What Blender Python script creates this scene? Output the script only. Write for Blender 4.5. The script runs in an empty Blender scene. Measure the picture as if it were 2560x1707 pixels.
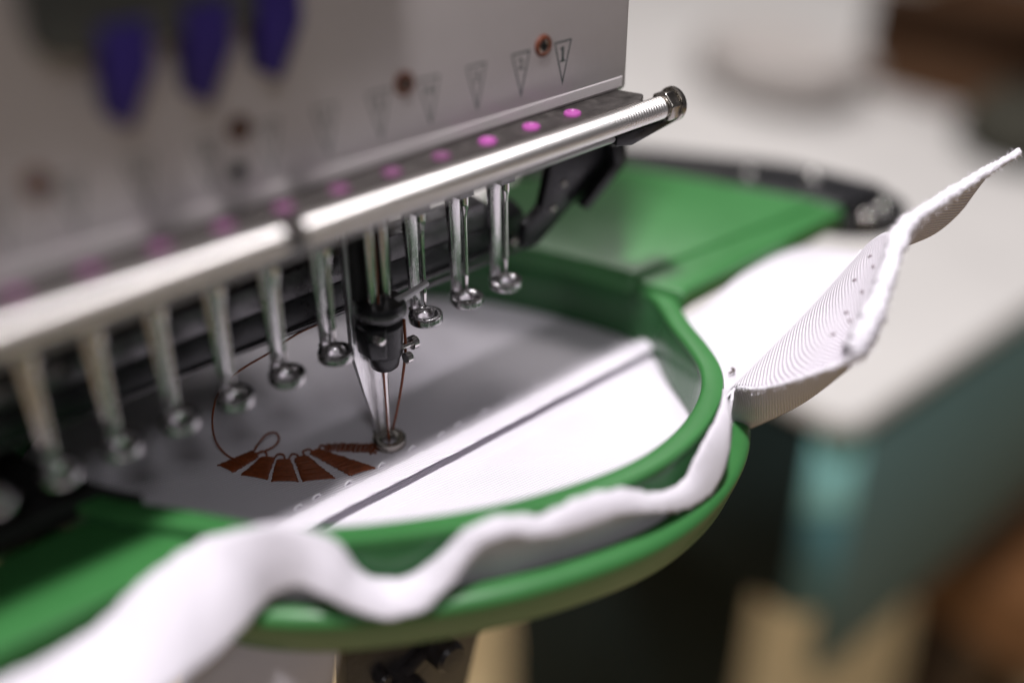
import bpy, bmesh, math, random
from mathutils import Vector, Matrix
random.seed(7)
S = 0.001                                   # everything below is written in millimetres
scene = bpy.context.scene
COL = scene.collection

# ------------------------------------------------------------------ camera
cam = bpy.data.cameras.new('camera'); camo = bpy.data.objects.new('camera', cam); COL.objects.link(camo)
th, az, roll = math.radians(31.007), math.radians(48.046), math.radians(-0.156)
h = Vector((math.cos(az), math.sin(az), 0)); r = Vector((math.sin(az), -math.cos(az), 0))
fw = h*math.cos(th) - Vector((0, 0, math.sin(th))); up = r.cross(fw)
r2 = r*math.cos(roll) + up*math.sin(roll); u2 = -r*math.sin(roll) + up*math.cos(roll)
M = Matrix((r2, u2, -fw)).transposed().to_4x4(); M.translation = Vector((-131.33, -147.78, 104.58))*S
camo.matrix_world = M
cam.lens = 40.246; cam.sensor_width = 36; cam.sensor_fit = 'HORIZONTAL'
cam.clip_start = 0.005; cam.clip_end = 50
cam.dof.use_dof = True; cam.dof.focus_distance = 0.2095; cam.dof.aperture_fstop = 2.65
scene.camera = camo

# ------------------------------------------------------------------ world, lamps, exposure
w = bpy.data.worlds.new('World'); scene.world = w; w.use_nodes = True
bg = w.node_tree.nodes['Background']; bg.inputs[0].default_value = (0.95, 0.90, 0.93, 1); bg.inputs[1].default_value = 0.075
def area(name, loc, target, size, power, color=(1, 1, 1), size_y=None):
    l = bpy.data.lights.new(name, 'AREA'); l.energy = power; l.color = color; l.size = size
    if size_y: l.shape = 'RECTANGLE'; l.size_y = size_y
    o = bpy.data.objects.new(name, l); COL.objects.link(o); o.location = loc
    o.rotation_euler = (Vector(target)-Vector(loc)).to_track_quat('-Z', 'Y').to_euler(); return o
area('ceiling_lamp', (-0.26, -0.20, 1.10), (0, 0, 0), 0.10, 20, (1.0, 0.965, 0.98))
area('window_lamp', (-0.55, -1.05, 1.15), (0, 0, 0), 0.25, 2.9, (0.97, 0.96, 1.0))
area('table_fill_light', (0.50, 0.52, 0.95), (0.42, 0.3, -0.1), 0.4, 5.5, (1.0, 0.96, 0.94))  # added fill that brightens the table top in the background
area('floor_fill_light', (0.52, 0.50, -0.30), (0.52, 0.45, -0.75), 0.25, 1.0, (1.0, 0.94, 0.87))  # added fill under the table to brighten the floor, no real fixture
scene.view_settings.view_transform = 'Standard'; scene.view_settings.look = 'None'
scene.view_settings.exposure = 0.0; scene.view_settings.gamma = 1.0
scene.render.engine = 'CYCLES'
scene.render.resolution_x = 1024; scene.render.resolution_y = 682

# ------------------------------------------------------------------ materials
def mat(name, col, rough=0.5, metal=0.0, spec=0.5, var=0.0, vscale=60, bump=0.0, bscale=400, rvar=0.0, streak=None, coat=0.0, sss=0.0, trans=0.0):
    m = bpy.data.materials.new(name); m.use_nodes = True; nt = m.node_tree; n = nt.nodes; b = n['Principled BSDF']
    b.inputs['Base Color'].default_value = (*col, 1); b.inputs['Roughness'].default_value = rough
    b.inputs['Metallic'].default_value = metal; b.inputs['Specular IOR Level'].default_value = spec
    b.inputs['Coat Weight'].default_value = coat; b.inputs['Transmission Weight'].default_value = trans
    if sss: b.inputs['Subsurface Weight'].default_value = sss; b.inputs['Subsurface Radius'].default_value = (.002, .002, .002)
    tc = n.new('ShaderNodeTexCoord'); vec = tc.outputs['Object']
    if streak:
        mp = n.new('ShaderNodeMapping'); mp.inputs['Scale'].default_value = streak; nt.links.new(vec, mp.inputs[0]); vec = mp.outputs[0]
    if var or rvar:
        t = n.new('ShaderNodeTexNoise'); t.inputs['Scale'].default_value = vscale; t.inputs['Detail'].default_value = 6; t.inputs['Roughness'].default_value = .65
        nt.links.new(vec, t.inputs['Vector'])
        mr = n.new('ShaderNodeMapRange'); mr.inputs[1].default_value = .3; mr.inputs[2].default_value = .7
        nt.links.new(t.outputs['Fac'], mr.inputs[0])
        if var:
            mx = n.new('ShaderNodeMix'); mx.data_type = 'RGBA'
            mx.inputs[6].default_value = (*[c*(1-var) for c in col], 1); mx.inputs[7].default_value = (*[min(1, c*(1+var)) for c in col], 1)
            nt.links.new(mr.outputs[0], mx.inputs[0]); nt.links.new(mx.outputs[2], b.inputs['Base Color'])
        if rvar:
            m2 = n.new('ShaderNodeMapRange'); m2.inputs[3].default_value = max(.03, rough-rvar); m2.inputs[4].default_value = min(1, rough+rvar)
            nt.links.new(mr.outputs[0], m2.inputs[0]); nt.links.new(m2.outputs[0], b.inputs['Roughness'])
    if bump:
        t = n.new('ShaderNodeTexNoise'); t.inputs['Scale'].default_value = bscale; t.inputs['Detail'].default_value = 4
        nt.links.new(vec, t.inputs['Vector']); bp = n.new('ShaderNodeBump'); bp.inputs['Strength'].default_value = bump; bp.inputs['Distance'].default_value = .0003
        nt.links.new(t.outputs['Fac'], bp.inputs['Height']); nt.links.new(bp.outputs[0], b.inputs['Normal'])
    return m

def cloth_mat(name, thread, gap, period, amp):
    """twill: ribs follow the cloth's own UV (millimetres), fine cross-weave and fuzz on top"""
    m = bpy.data.materials.new(name); m.use_nodes = True; nt = m.node_tree; n = nt.nodes; L = nt.links; b = n['Principled BSDF']
    b.inputs['Roughness'].default_value = .85; b.inputs['Specular IOR Level'].default_value = .2
    b.inputs['Sheen Weight'].default_value = .25; b.inputs['Sheen Roughness'].default_value = .5
    uv = n.new('ShaderNodeTexCoord'); sp = n.new('ShaderNodeSeparateXYZ'); L.new(uv.outputs['UV'], sp.inputs[0])
    ns = n.new('ShaderNodeTexNoise'); ns.inputs['Scale'].default_value = .35; ns.inputs['Detail'].default_value = 2; L.new(uv.outputs['UV'], ns.inputs['Vector'])
    def mth(op, a, bb):
        k = n.new('ShaderNodeMath'); k.operation = op
        for i, v in enumerate((a, bb)):
            if v is None: continue
            if isinstance(v, (int, float)): k.inputs[i].default_value = v
            else: L.new(v, k.inputs[i])
        return k.outputs[0]
    wob = mth('MULTIPLY', ns.outputs['Fac'], .35)
    ph = mth('MULTIPLY', mth('ADD', sp.outputs[1], wob), 2*math.pi/period)
    rib = mth('MULTIPLY_ADD', mth('SINE', ph, None), .5); rib.node.inputs[2].default_value = .5
    cr = mth('MULTIPLY_ADD', mth('SINE', mth('MULTIPLY', mth('ADD', sp.outputs[0], mth('MULTIPLY', sp.outputs[1], .9)), 2*math.pi/(period*.62)), None), .5); cr.node.inputs[2].default_value = .5
    fz = n.new('ShaderNodeTexNoise'); fz.inputs['Scale'].default_value = 3.5; fz.inputs['Detail'].default_value = 5; L.new(uv.outputs['UV'], fz.inputs['Vector'])
    hgt = mth('ADD', mth('ADD', rib, mth('MULTIPLY', cr, .25)), mth('MULTIPLY', fz.outputs['Fac'], .35))
    bp = n.new('ShaderNodeBump'); bp.inputs['Strength'].default_value = amp; bp.inputs['Distance'].default_value = .00018
    L.new(hgt, bp.inputs['Height']); L.new(bp.outputs[0], b.inputs['Normal'])
    mx = n.new('ShaderNodeMix'); mx.data_type = 'RGBA'; mx.inputs[6].default_value = (*gap, 1); mx.inputs[7].default_value = (*thread, 1)
    mr = n.new('ShaderNodeMapRange'); mr.inputs[1].default_value = .05; mr.inputs[2].default_value = .6
    L.new(rib, mr.inputs[0]); L.new(mr.outputs[0], mx.inputs[0]); L.new(mx.outputs[2], b.inputs['Base Color'])
    return m

MT = {}
MT['panel'] = mat('cream_enamel', (.57, .53, .53), .36, 0, .5, .05, 35, .05, 900, .06)
MT['panel_edge'] = mat('cream_enamel_strip', (.50, .46, .43), .33, 0, .5, .05, 50)
MT['print'] = mat('dark_green_print', (.035, .055, .052), .6)
MT['orange'] = mat('brown_rubber_ring', (.13, .034, .014), .45, 0, .5, .15, 300)
MT['hole'] = mat('dark_hole', (.012, .011, .011), .8)
MT['chrome'] = mat('polished_steel', (.62, .60, .585), .16, 1, .5, .08, 500, .04, 1500, .06)
MT['mirror'] = mat('bright_steel', (.7, .68, .66), .07, 1)
MT['spring'] = mat('spring_steel', (.80, .77, .75), .36, 1, .5, .05, 300)
MT['nickel'] = mat('worn_nickel', (.40, .375, .34), .22, 1, .5, .3, 500, .12, 1200, .08)
MT['foot'] = mat('scratched_steel', (.64, .62, .63), .24, 1, .5, .22, 420, .1, 900, .1, streak=(2, 2, .35))
MT['footblade'] = mat('brushed_blade_steel', (.88, .86, .88), .36, 1, .5, .3, 420, .15, 900, .12, streak=(2.5, 2, .3))
MT['darksteel'] = mat('dark_bronze_plate', (.085, .076, .072), .42, .55, .5, .4, 420, .15, 1500, .12)
MT['black'] = mat('black_metal', (.014, .014, .016), .32, .2, .5, .3, 300, .1, 900, .1)
MT['blackmatt'] = mat('black_matt', (.013, .0125, .013), .55, 0, .4, .3, 200, .1, 600)
MT['greysteel'] = mat('grey_steel', (.15, .147, .15), .33, .8, .5, .35, 260, .1, 900, .1)
MT['lightbar'] = mat('pale_plastic', (.50, .49, .50), .28, .1, .5, .1, 200)
MT['pink'] = mat('pink_plastic', (.40, .085, .33), .35, 0, .5, .08, 300, sss=.0)
MT['pinkshade'] = mat('pink_plastic_shaded', (.17, .06, .135), .5, 0, .4, .08, 300)  # pink plastic with shade put into its colour
MT['hook'] = mat('worn_black_iron', (.045, .041, .044), .38, .3, .5, .4, 250, .2, 700, .12)
MT['purple'] = mat('purple_plastic', (.015, .007, .085), .5, 0, .4)
MT['smoke'] = mat('dark_grey_plate', (.07, .075, .07), .5)
MT['green'] = mat('green_plastic', (.038, .16, .044), .36, 0, .5, .08, 60, .05, 700, .05)
MT['greenwall'] = mat('green_plastic_gloss', (.030, .108, .038), .24, 0, .5, .08, 60, .05, 500, .05)
MT['cloth'] = cloth_mat('white_twill', (.80, .765, .825), (.64, .595, .66), .60, .8)
MT['clothrib'] = cloth_mat('white_ribbed_twill', (.80, .765, .825), (.50, .43, .52), .78, .9)
MT['hem'] = mat('white_frayed_cotton', (.80, .77, .825), .95, 0, .1, .06, 900, .8, 1500)
MT['stitch'] = mat('white_thread', (.85, .83, .87), .6)
MT['brown'] = mat('rust_brown_thread', (.21, .050, .014), .45, 0, .45, .25, 900)
MT['cream'] = mat('cream_laminate', (.53, .51, .49), .55, 0, .4, .06, 14)
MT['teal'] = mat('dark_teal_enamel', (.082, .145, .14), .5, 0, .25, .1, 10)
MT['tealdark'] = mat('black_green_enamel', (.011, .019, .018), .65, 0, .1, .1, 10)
MT['teallight'] = mat('pale_teal', (.25, .56, .55), .45, 0, .4, .06, 10)
MT['tealmid'] = mat('deep_teal', (.07, .18, .19), .5, 0, .4, .06, 10)
MT['floor'] = mat('beige_vinyl', (.66, .50, .28), .6, 0, .4, .08, 6)
MT['wall'] = mat('pale_wall', (.55, .53, .52), .8)
MT['wood'] = mat('brown_wood', (.19, .085, .032), .5, 0, .4, .3, 8, streak=(1, 1, .2))
MT['wooddark'] = mat('dark_wood', (.035, .018, .009), .55, 0, .4, .3, 8)
MT['card'] = mat('brown_cardboard', (.085, .042, .02), .8, 0, .2, .15, 10)
MT['bag'] = mat('dark_olive_cloth', (.035, .033, .024), .8, 0, .2, .2, 20)
MT['bundle'] = mat('grey_beige_cloth', (.36, .33, .31), .9, 0, .1, .12, 12)

# ------------------------------------------------------------------ helpers
def obj(name, bm, m, parent=None, sharp=35, smooth=True):
    me = bpy.data.meshes.new(name)
    if smooth:
        for f in bm.faces: f.smooth = True
    bm.to_mesh(me); bm.free()
    if smooth and sharp: me.set_sharp_from_angle(angle=math.radians(sharp))
    me.materials.append(m)
    o = bpy.data.objects.new(name, me); COL.objects.link(o)
    if parent: put(o, parent)
    return o
def put(o, parent):
    o.parent = parent
    p = Vector((0, 0, 0)); q = parent
    while q: p += q.location; q = q.parent
    o.location = -p if o.location.length == 0 else o.location - p
def tag(o, label, cat, group=None, kind=None):
    o['label'] = label; o['category'] = cat
    if group: o['group'] = group
    if kind: o['kind'] = kind
    return o
def thing(name, loc, label, cat, group=None):
    o = bpy.data.objects.new(name, None); COL.objects.link(o); o.location = Vector(loc)*S; o.empty_display_size = .005
    return tag(o, label, cat, group)
def bevel(bm, wd, seg=2, ang=30):
    es = [e for e in bm.edges if len(e.link_faces) == 2 and e.calc_face_angle(0) > math.radians(ang)]
    if es and wd > 0: bmesh.ops.bevel(bm, geom=es, offset=wd*S, segments=seg, profile=.5, affect='EDGES', clamp_overlap=True)
def V(bm, p): return bm.verts.new((p[0]*S, p[1]*S, p[2]*S))
def box_bm(x0, x1, y0, y1, z0, z1, bv=.3, seg=2, bm=None):
    b2 = bmesh.new()
    v = [V(b2, (x, y, z)) for z in (z0, z1) for (x, y) in ((x0, y0), (x1, y0), (x1, y1), (x0, y1))]
    for f in ((3, 2, 1, 0), (4, 5, 6, 7), (0, 1, 5, 4), (1, 2, 6, 5), (2, 3, 7, 6), (3, 0, 4, 7)): b2.faces.new([v[i] for i in f])
    bevel(b2, bv, seg); return join(bm, b2)
def join(bm, b2):
    if bm is None: return b2
    me = bpy.data.meshes.new('tmp'); b2.to_mesh(me); b2.free(); bm.from_mesh(me); bpy.data.meshes.remove(me); return bm
def prism_bm(poly, axis, a0, a1, bv=.3, seg=2, bm=None):
    """polygon extruded along an axis: 'z' poly=(x,y), 'y' poly=(x,z), 'x' poly=(y,z)"""
    b2 = bmesh.new()
    mk = {'z': lambda p, a: (p[0], p[1], a), 'y': lambda p, a: (p[0], a, p[1]), 'x': lambda p, a: (a, p[0], p[1])}[axis]
    lo = [V(b2, mk(p, a0)) for p in poly]; hi = [V(b2, mk(p, a1)) for p in poly]
    b2.faces.new(lo[::-1]); b2.faces.new(hi)
    for i in range(len(poly)): j = (i+1) % len(poly); b2.faces.new((lo[i], lo[j], hi[j], hi[i]))
    bmesh.ops.recalc_face_normals(b2, faces=b2.faces[:]); bevel(b2, bv, seg); return join(bm, b2)
def hull_bm(pts, bv=.3, bm=None, seg=2):
    b2 = bmesh.new(); [V(b2, p) for p in pts]
    bmesh.ops.convex_hull(b2, input=b2.verts[:]); bmesh.ops.dissolve_limit(b2, angle_limit=.02, verts=b2.verts[:], edges=b2.edges[:])
    bmesh.ops.recalc_face_normals(b2, faces=b2.faces[:]); bevel(b2, bv, seg); return join(bm, b2)
def lathe_bm(prof, org, axis='z', n=32, bm=None, closed=False):
    """prof = list of (radius, along)"""
    b2 = bmesh.new(); rows = []
    for (rr, a) in prof:
        row = []
        for k in range(n):
            t = 2*math.pi*k/n; c, s = rr*math.cos(t), rr*math.sin(t)
            p = {'z': (c, s, a), 'x': (a, c, s), 'y': (s, a, c)}[axis]
            row.append(V(b2, (p[0]+org[0], p[1]+org[1], p[2]+org[2])))
        rows.append(row)
    m = len(rows)
    for i in range(m if closed else m-1):
        A, B = rows[i], rows[(i+1) % m]
        for k in range(n): b2.faces.new((A[k], A[(k+1) % n], B[(k+1) % n], B[k]))
    if not closed:
        b2.faces.new(rows[0][::-1]); b2.faces.new(rows[-1])
    bmesh.ops.recalc_face_normals(b2, faces=b2.faces[:]); return join(bm, b2)
def crc(P, n=8, closed=False):
    P = [Vector(p) for p in P]; N = len(P); o = []
    for i in range(N if closed else N-1):
        if closed: a, b, c, d = P[i-1], P[i], P[(i+1) % N], P[(i+2) % N]
        else:
            b, c = P[i], P[i+1]; a = P[i-1] if i else b*2-c; d = P[i+2] if i+2 < N else c*2-b
        for k in range(n):
            t = k/n; o.append(.5*((2*b)+(c-a)*t+(2*a-5*b+4*c-d)*t*t+(3*b-a-3*c+d)*t**3))
    if not closed: o.append(P[-1].copy())
    return o
def tube_bm(pts, rad, n=8, bm=None, flat=1.0, noise=0.0):
    b2 = bmesh.new(); pts = [Vector(p) for p in pts]; rows = []; nrm = None
    for i, p in enumerate(pts):
        t = (pts[min(i+1, len(pts)-1)]-pts[max(i-1, 0)]).normalized()
        if nrm is None: nrm = Vector((0, 0, 1)) if abs(t.z) < .9 else Vector((1, 0, 0))
        nrm = (nrm-t*nrm.dot(t)).normalized(); bi = t.cross(nrm)
        rr = rad(i/(len(pts)-1)) if callable(rad) else rad
        row = []
        for k in range(n):
            a = 2*math.pi*k/n; q = rr*(1+noise*random.uniform(-1, 1))
            row.append(V(b2, p+nrm*(math.cos(a)*q*flat)+bi*(math.sin(a)*q)))
        rows.append(row)
    for i in range(len(rows)-1):
        for k in range(n): b2.faces.new((rows[i][k], rows[i][(k+1) % n], rows[i+1][(k+1) % n], rows[i+1][k]))
    b2.faces.new(rows[0][::-1]); b2.faces.new(rows[-1])
    bmesh.ops.recalc_face_normals(b2, faces=b2.faces[:]); return join(bm, b2)
def copy_obj(o, parent, dx=(0, 0, 0)):
    c = o.copy(); COL.objects.link(c); c.parent = parent; c.location = o.location+Vector(dx)*S
    for ch in list(o.children): copy_obj(ch, c)
    return c

# ================================================================== SETTING
bm = bmesh.new(); v = [V(bm, p) for p in ((-1500, -1500, -750), (3500, -1500, -750), (3500, 3500, -750), (-1500, 3500, -750))]; bm.faces.new(v)
o = obj('floor', bm, MT['floor']); o['kind'] = 'structure'
o = obj('wall', box_bm(-1500, 3500, 2600, 2700, -750, 1800, 0), MT['wall']); o['kind'] = 'structure'

# ---- cream-topped teal machine stand
st = thing('machine_stand', (420, 300, -750), 'teal machine stand with a cream table top behind the cloth corner', 'machine stand')
obj('table_top', prism_bm([(176, 24), (184, 17), (760, 17), (760, 760), (176, 760)], 'z', -136, -126.6, 2, 3), MT['cream'], st)
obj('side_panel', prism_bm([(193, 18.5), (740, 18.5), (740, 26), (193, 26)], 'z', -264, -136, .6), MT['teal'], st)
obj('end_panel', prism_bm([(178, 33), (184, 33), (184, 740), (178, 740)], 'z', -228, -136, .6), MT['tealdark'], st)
obj('corner_panel', prism_bm([(178, 32), (192, 18.5), (193.5, 24), (183.5, 34)], 'z', -178, -136.2, .6), MT['teallight'], st)  # corner made of a paler upper and a deeper lower piece
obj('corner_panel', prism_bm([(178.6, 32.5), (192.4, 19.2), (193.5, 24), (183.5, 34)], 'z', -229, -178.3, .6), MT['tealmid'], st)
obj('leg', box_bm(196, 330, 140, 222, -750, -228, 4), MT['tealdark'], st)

# ---- things on and beside the stand (far out of focus)
def soft_bm(x0, x1, y0, y1, z0, z1, amp, seed):
    b2 = bmesh.new(); bmesh.ops.create_icosphere(b2, subdivisions=4, radius=1)
    rnd = random.Random(seed); ph = [(rnd.uniform(1, 3), rnd.uniform(1, 3), rnd.uniform(1, 3), rnd.uniform(0, 6)) for _ in range(5)]
    for vv in b2.verts:
        d = vv.co.normalized(); q = 1+amp*sum(math.sin(a*d.x+b*d.y*2+c*d.z+e) for a, b, c, e in ph)/5
        p = [math.copysign(abs(k)**.7, k) for k in d]
        vv.co = Vector(((x0+x1)/2+p[0]*q*(x1-x0)/2, (y0+y1)/2+p[1]*q*(y1-y0)/2, max(z0, (z0+z1)/2+p[2]*q*(z1-z0)/2)))*S
    return b2
cb = thing('cardboard_box', (520, 150, -126.6), 'open brown cardboard box on the far right of the cream table', 'box')
def wall_box(x0, x1, y0, y1, z0, z1, t):
    b = box_bm(x0, x1, y0, y0+t, z0, z1, .5); box_bm(x0, x1, y1-t, y1, z0, z1, .5, 2, b)
    box_bm(x0, x0+t, y0+t, y1-t, z0, z1, .5, 2, b); box_bm(x1-t, x1, y0+t, y1-t, z0, z1, .5, 2, b); box_bm(x0+t, x1-t, y0+t, y1-t, z0, z0+t, .3, 1, b); return b
obj('carton', wall_box(496, 610, 60, 225, -126.5, -76, 4), MT['card'], cb)
obj('flap', hull_bm([(496, 64, -76), (496, 221, -76), (496, 221, -72), (496, 64, -72), (470, 74, -58), (470, 212, -58), (470, 74, -55), (470, 212, -55)], .4), MT['card'], cb)
tag(obj('fabric_bundle', soft_bm(405, 470, 190, 300, -126.5, -88, .25, 3), MT['bundle']), 'blurred grey beige cloth bundle on the cream table', 'cloth bundle')
tag(obj('fabric_bag', soft_bm(428, 505, 72, 132, -126.5, -98, .3, 5), MT['bag']), 'dark olive cloth bag in front of the brown cardboard box', 'bag')
sl = thing('wooden_stool', (480, 2, -750), 'brown wooden stool on the beige floor beside the teal stand', 'stool')
for (x, y) in ((416, 56), (545, 56), (416, -52), (545, -52)):
    obj('leg', hull_bm([(x-14+dx*0, y-14, -750) for dx in (0,)]+[(x+14, y-14, -750), (x+14, y+14, -750), (x-14, y+14, -750), (x-18, y-18, -394), (x+18, y-18, -394), (x+18, y+18, -394), (x-18, y+18, -394)], 2), MT['wooddark'], sl)
obj('seat', box_bm(396, 565, -72, 76, -394, -350, 8, 3), MT['wood'], sl)
obj('rail', box_bm(416, 545, 50, 62, -520, -470, 3), MT['wood'], sl)

# ================================================================== HOOP
CC = [(31.6, -10.9), (25.4, -21.2), (21, -29.9), (16.6, -36.5), (9.4, -42), (-1.3, -46), (-14.1, -47), (-28.1, -43.8), (-40.7, -39), (-52.8, -32.3), (-61.5, -26.2), (-68, -19.6), (-72, -13.2), (-76.4, -6.6), (-82.8, 2.9), (-88, 14.3), (-90.6, 24), (-88, 37), (-78, 48), (-62, 55), (-42, 59), (-20, 57), (0, 50), (14, 38), (23.9, 21.3), (29.3, 6.3), (31.8, -3)]
CP = [Vector((p.x, p.y)) for p in crc([(x, y, 0) for x, y in CC], 8, True)]
for _ in range(6):                                   # light smoothing of the outline
    CP = [(CP[i-1]+CP[i]*2+CP[(i+1) % len(CP)])/4 for i in range(len(CP))]
NP = []
for i in range(len(CP)):
    t = (CP[(i+1) % len(CP)]-CP[i-1]).normalized(); NP.append(Vector((-t.y, t.x)))
cen = sum(CP, Vector((0, 0)))/len(CP)
if NP[0].dot(CP[0]-cen) < 0: NP = [-n for n in NP]
def off(i, d): return CP[i % len(CP)]+NP[i % len(CP)]*d
def sweep_bm(prof, i0=0, i1=None):
    b2 = bmesh.new(); N = len(CP); closed = i1 is None; idx = list(range(N)) if closed else list(range(i0, i1+1))
    rows = [[V(b2, (*off(i, d), z)) for (d, z) in prof] for i in idx]; m = len(prof)
    for a in range(len(idx) if closed else len(idx)-1):
        A, B = rows[a], rows[(a+1) % len(rows)]
        for k in range(m): b2.faces.new((A[k], A[(k+1) % m], B[(k+1) % m], B[k]))
    if not closed: b2.faces.new(rows[0]); b2.faces.new(rows[-1][::-1])
    bmesh.ops.recalc_face_normals(b2, faces=b2.faces[:]); return b2
hoop = thing('embroidery_hoop', (-29, 6, -28), 'green plastic embroidery hoop clamping the white cloth under the needles', 'embroidery hoop')
obj('inner_ring', sweep_bm([(0, -24.6), (0, -11.6), (.25, -11.15), (.7, -11), (3.2, -11), (3.7, -11.15), (3.9, -11.6), (3.9, -24.6)]), MT['greenwall'], hoop, 40)
ring_top = obj('ring_rim', sweep_bm([(-.12, -12.2), (-.12, -11.5), (.2, -11.02), (.7, -10.85), (3.2, -10.85), (3.75, -11.0), (4.05, -11.5), (4.05, -12.2)]), MT['green'], hoop, 40)
obj('outer_ring', sweep_bm([(5.9, -29.5), (5.9, -21.2), (6.3, -20.7), (7.0, -20.45), (8.3, -20.6), (9.3, -21.1), (9.9, -21.9), (9.9, -22.8), (9.4, -24.6), (7.9, -29.4), (7.2, -30.6), (6.4, -30.8)]), MT['green'], hoop, 60)
def near_i(x, y): return min(range(len(CP)), key=lambda i: (CP[i]-Vector((x, y))).length)
def arc(a, b, d, step=2):                            # outline points from a to b (wrapping upward in index)
    i, j = near_i(*a), near_i(*b); N = len(CP)
    if j < i: j += N
    return [tuple(off(k, d)) for k in range(i, j+1, step)]
ra = arc((14, 38), (31.8, -5.5), -.2)
def rounded(poly, rad, keep=()):
    out = []; n = len(poly)
    for i, p in enumerate(poly):
        if i in keep: out.append(p); continue
        a = Vector(poly[i-1]); b = Vector(p); c = Vector(poly[(i+1) % n]); u = (a-b); w2 = (c-b); d = min(rad, u.length*.45, w2.length*.45)
        s0 = b+u.normalized()*d; s1 = b+w2.normalized()*d
        for k in range(5): t = k/4; out.append(tuple(s0*(1-t)**2+b*2*t*(1-t)+s1*t*t))
    return out
tail = rounded([ra[-1], (93.5, -9.6), (84, 15), (74, 40), (45, 52), ra[0]], 4, keep=(0, 5))[1:-1]
obj('arm', prism_bm(ra+tail, 'z', -13.5, -8.3, .7, 3), MT['green'], hoop, 40)
obj('arm_lip', prism_bm(rounded([(31.4, -5.5), (34.6, -16.5), (38, -15.6), (95.6, -14.9), (94.5, -5.5)], 2.0), 'z', -14.2, -9.3, .7, 3), MT['green'], hoop, 40)
la = arc((-71, -14.5), (-82.8, 2.9), -.2)
obj('arm', prism_bm(la+rounded([(-170, 3.5), (-172, -5), (-160, -15), (-76, -16)], 2), 'z', -20.5, -13.6, .8, 3), MT['green'], hoop, 40)
obj('arm_shade_plate', prism_bm(arc((-79.5, -2.0), (-84, 44), -.5)+[(-175, 44), (-175, 4.2), (-84, 3.9)], 'z', -13.4, -9.6, .5), MT['blackmatt'], hoop, 40)  # added black sheet over the left rim, stands for the deep shade there
# two moulded ribs on the inside wall by the arm
for (x, y) in ((31.4, -5.2), (31.9, -8.4)):
    i = near_i(x, y); p = off(i, -.25); t = NP[i]; s2 = Vector((-t.y, t.x))
    q = [p+s2*.55, p-s2*.55, p-s2*.55+t*.9, p+s2*.55+t*.9]
    obj('wall_rib', prism_bm([tuple(k) for k in q], 'z', -24.4, -12.2, .2), MT['greenwall'], hoop)

# ---- black bracket that holds the far end of the hoop
bk = thing('hoop_bracket', (104, 10, -14), 'black metal bracket with steel screws at the far end of the green hoop arm', 'bracket')
obj('plate', prism_bm(rounded([(118.5, -19.5), (106.5, -22.6), (96.5, -15.2), (86, 15), (76, 41), (60, 66), (76, 80), (100, 50), (119, 19), (124, -5)], 5), 'z', -17.6, -13.7, .6), MT['blackmatt'], bk)
obj('clip', prism_bm(rounded([(116, -14), (97.5, -13), (87, 16), (94, 19), (112, 8)], 4), 'z', -13.5, -9.6, .8, 3), MT['black'], bk)
def tilted_screw(loc, ax, R_):
    b2 = lathe_bm([(.01, R_*.62), (R_*.4, R_*.57), (R_*.75, R_*.40), (R_*.95, R_*.15), (R_, -R_*.2), (R_, -R_*1.2)], (0, 0, 0), 'z', 24)
    q = Vector((0, 0, 1)).rotation_difference(Vector(ax).normalized())
    for vv in b2.verts: vv.co = q @ vv.co + Vector(loc)*S
    obj('screw', b2, MT['mirror'], bk)
for loc, R_ in (((104, 0.6, -9.2), 2.5), ((101.6, -17.0, -13.0), 2.0), ((109, -17.0, -13.0), 2.1), ((95.5, 14, -9.6), 1.8)):
    tilted_screw(loc, (-.56, -.38, .70), R_)
# ================================================================== CLOTH
cl = thing('white_cloth', (-20, -10, -25), 'white twill cloth stretched in the green hoop with a rust brown stitched motif', 'cloth')
def patch_obj(name, ctrl, m, parent, nu=6, nv=6, thick=.45, uvswap=False, flip=False, shear=0.0):
    rows = [crc(rw, nv) for rw in ctrl]; cols = list(zip(*rows)); surf = [crc(c, nu) for c in cols]     # surf[v][u]
    surf = list(zip(*surf)); R, Cn = len(surf), len(surf[0])
    b2 = bmesh.new(); uvl = b2.loops.layers.uv.new('weave')
    vs = [[V(b2, p) for p in rw] for rw in surf]
    # arc-length coordinates measured along the middle lines keep the ribs even
    ua = [0]; mc = Cn//2
    for i in range(1, R): ua.append(ua[-1]+(surf[i][mc]-surf[i-1][mc]).length)
    va = [0]; mr = R//2
    for j in range(1, Cn): va.append(va[-1]+(surf[mr][j]-surf[mr][j-1]).length)
    for i in range(R-1):
        for j in range(Cn-1):
            q = [(i, j), (i+1, j), (i+1, j+1), (i, j+1)]
            if flip: q = q[::-1]
            f = b2.faces.new([vs[a][b] for a, b in q])
            for lp, (a, b) in zip(f.loops, q): lp[uvl].uv = (ua[a], va[b]) if uvswap else (va[b]*math.cos(shear)-ua[a]*math.sin(shear), ua[a]*math.cos(shear)+va[b]*math.sin(shear))
    o = obj(name, b2, m, parent, 0)
    if thick:
        md = o.modifiers.new('thickness', 'SOLIDIFY'); md.thickness = thick*S; md.offset = 0
    return o, surf
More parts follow.
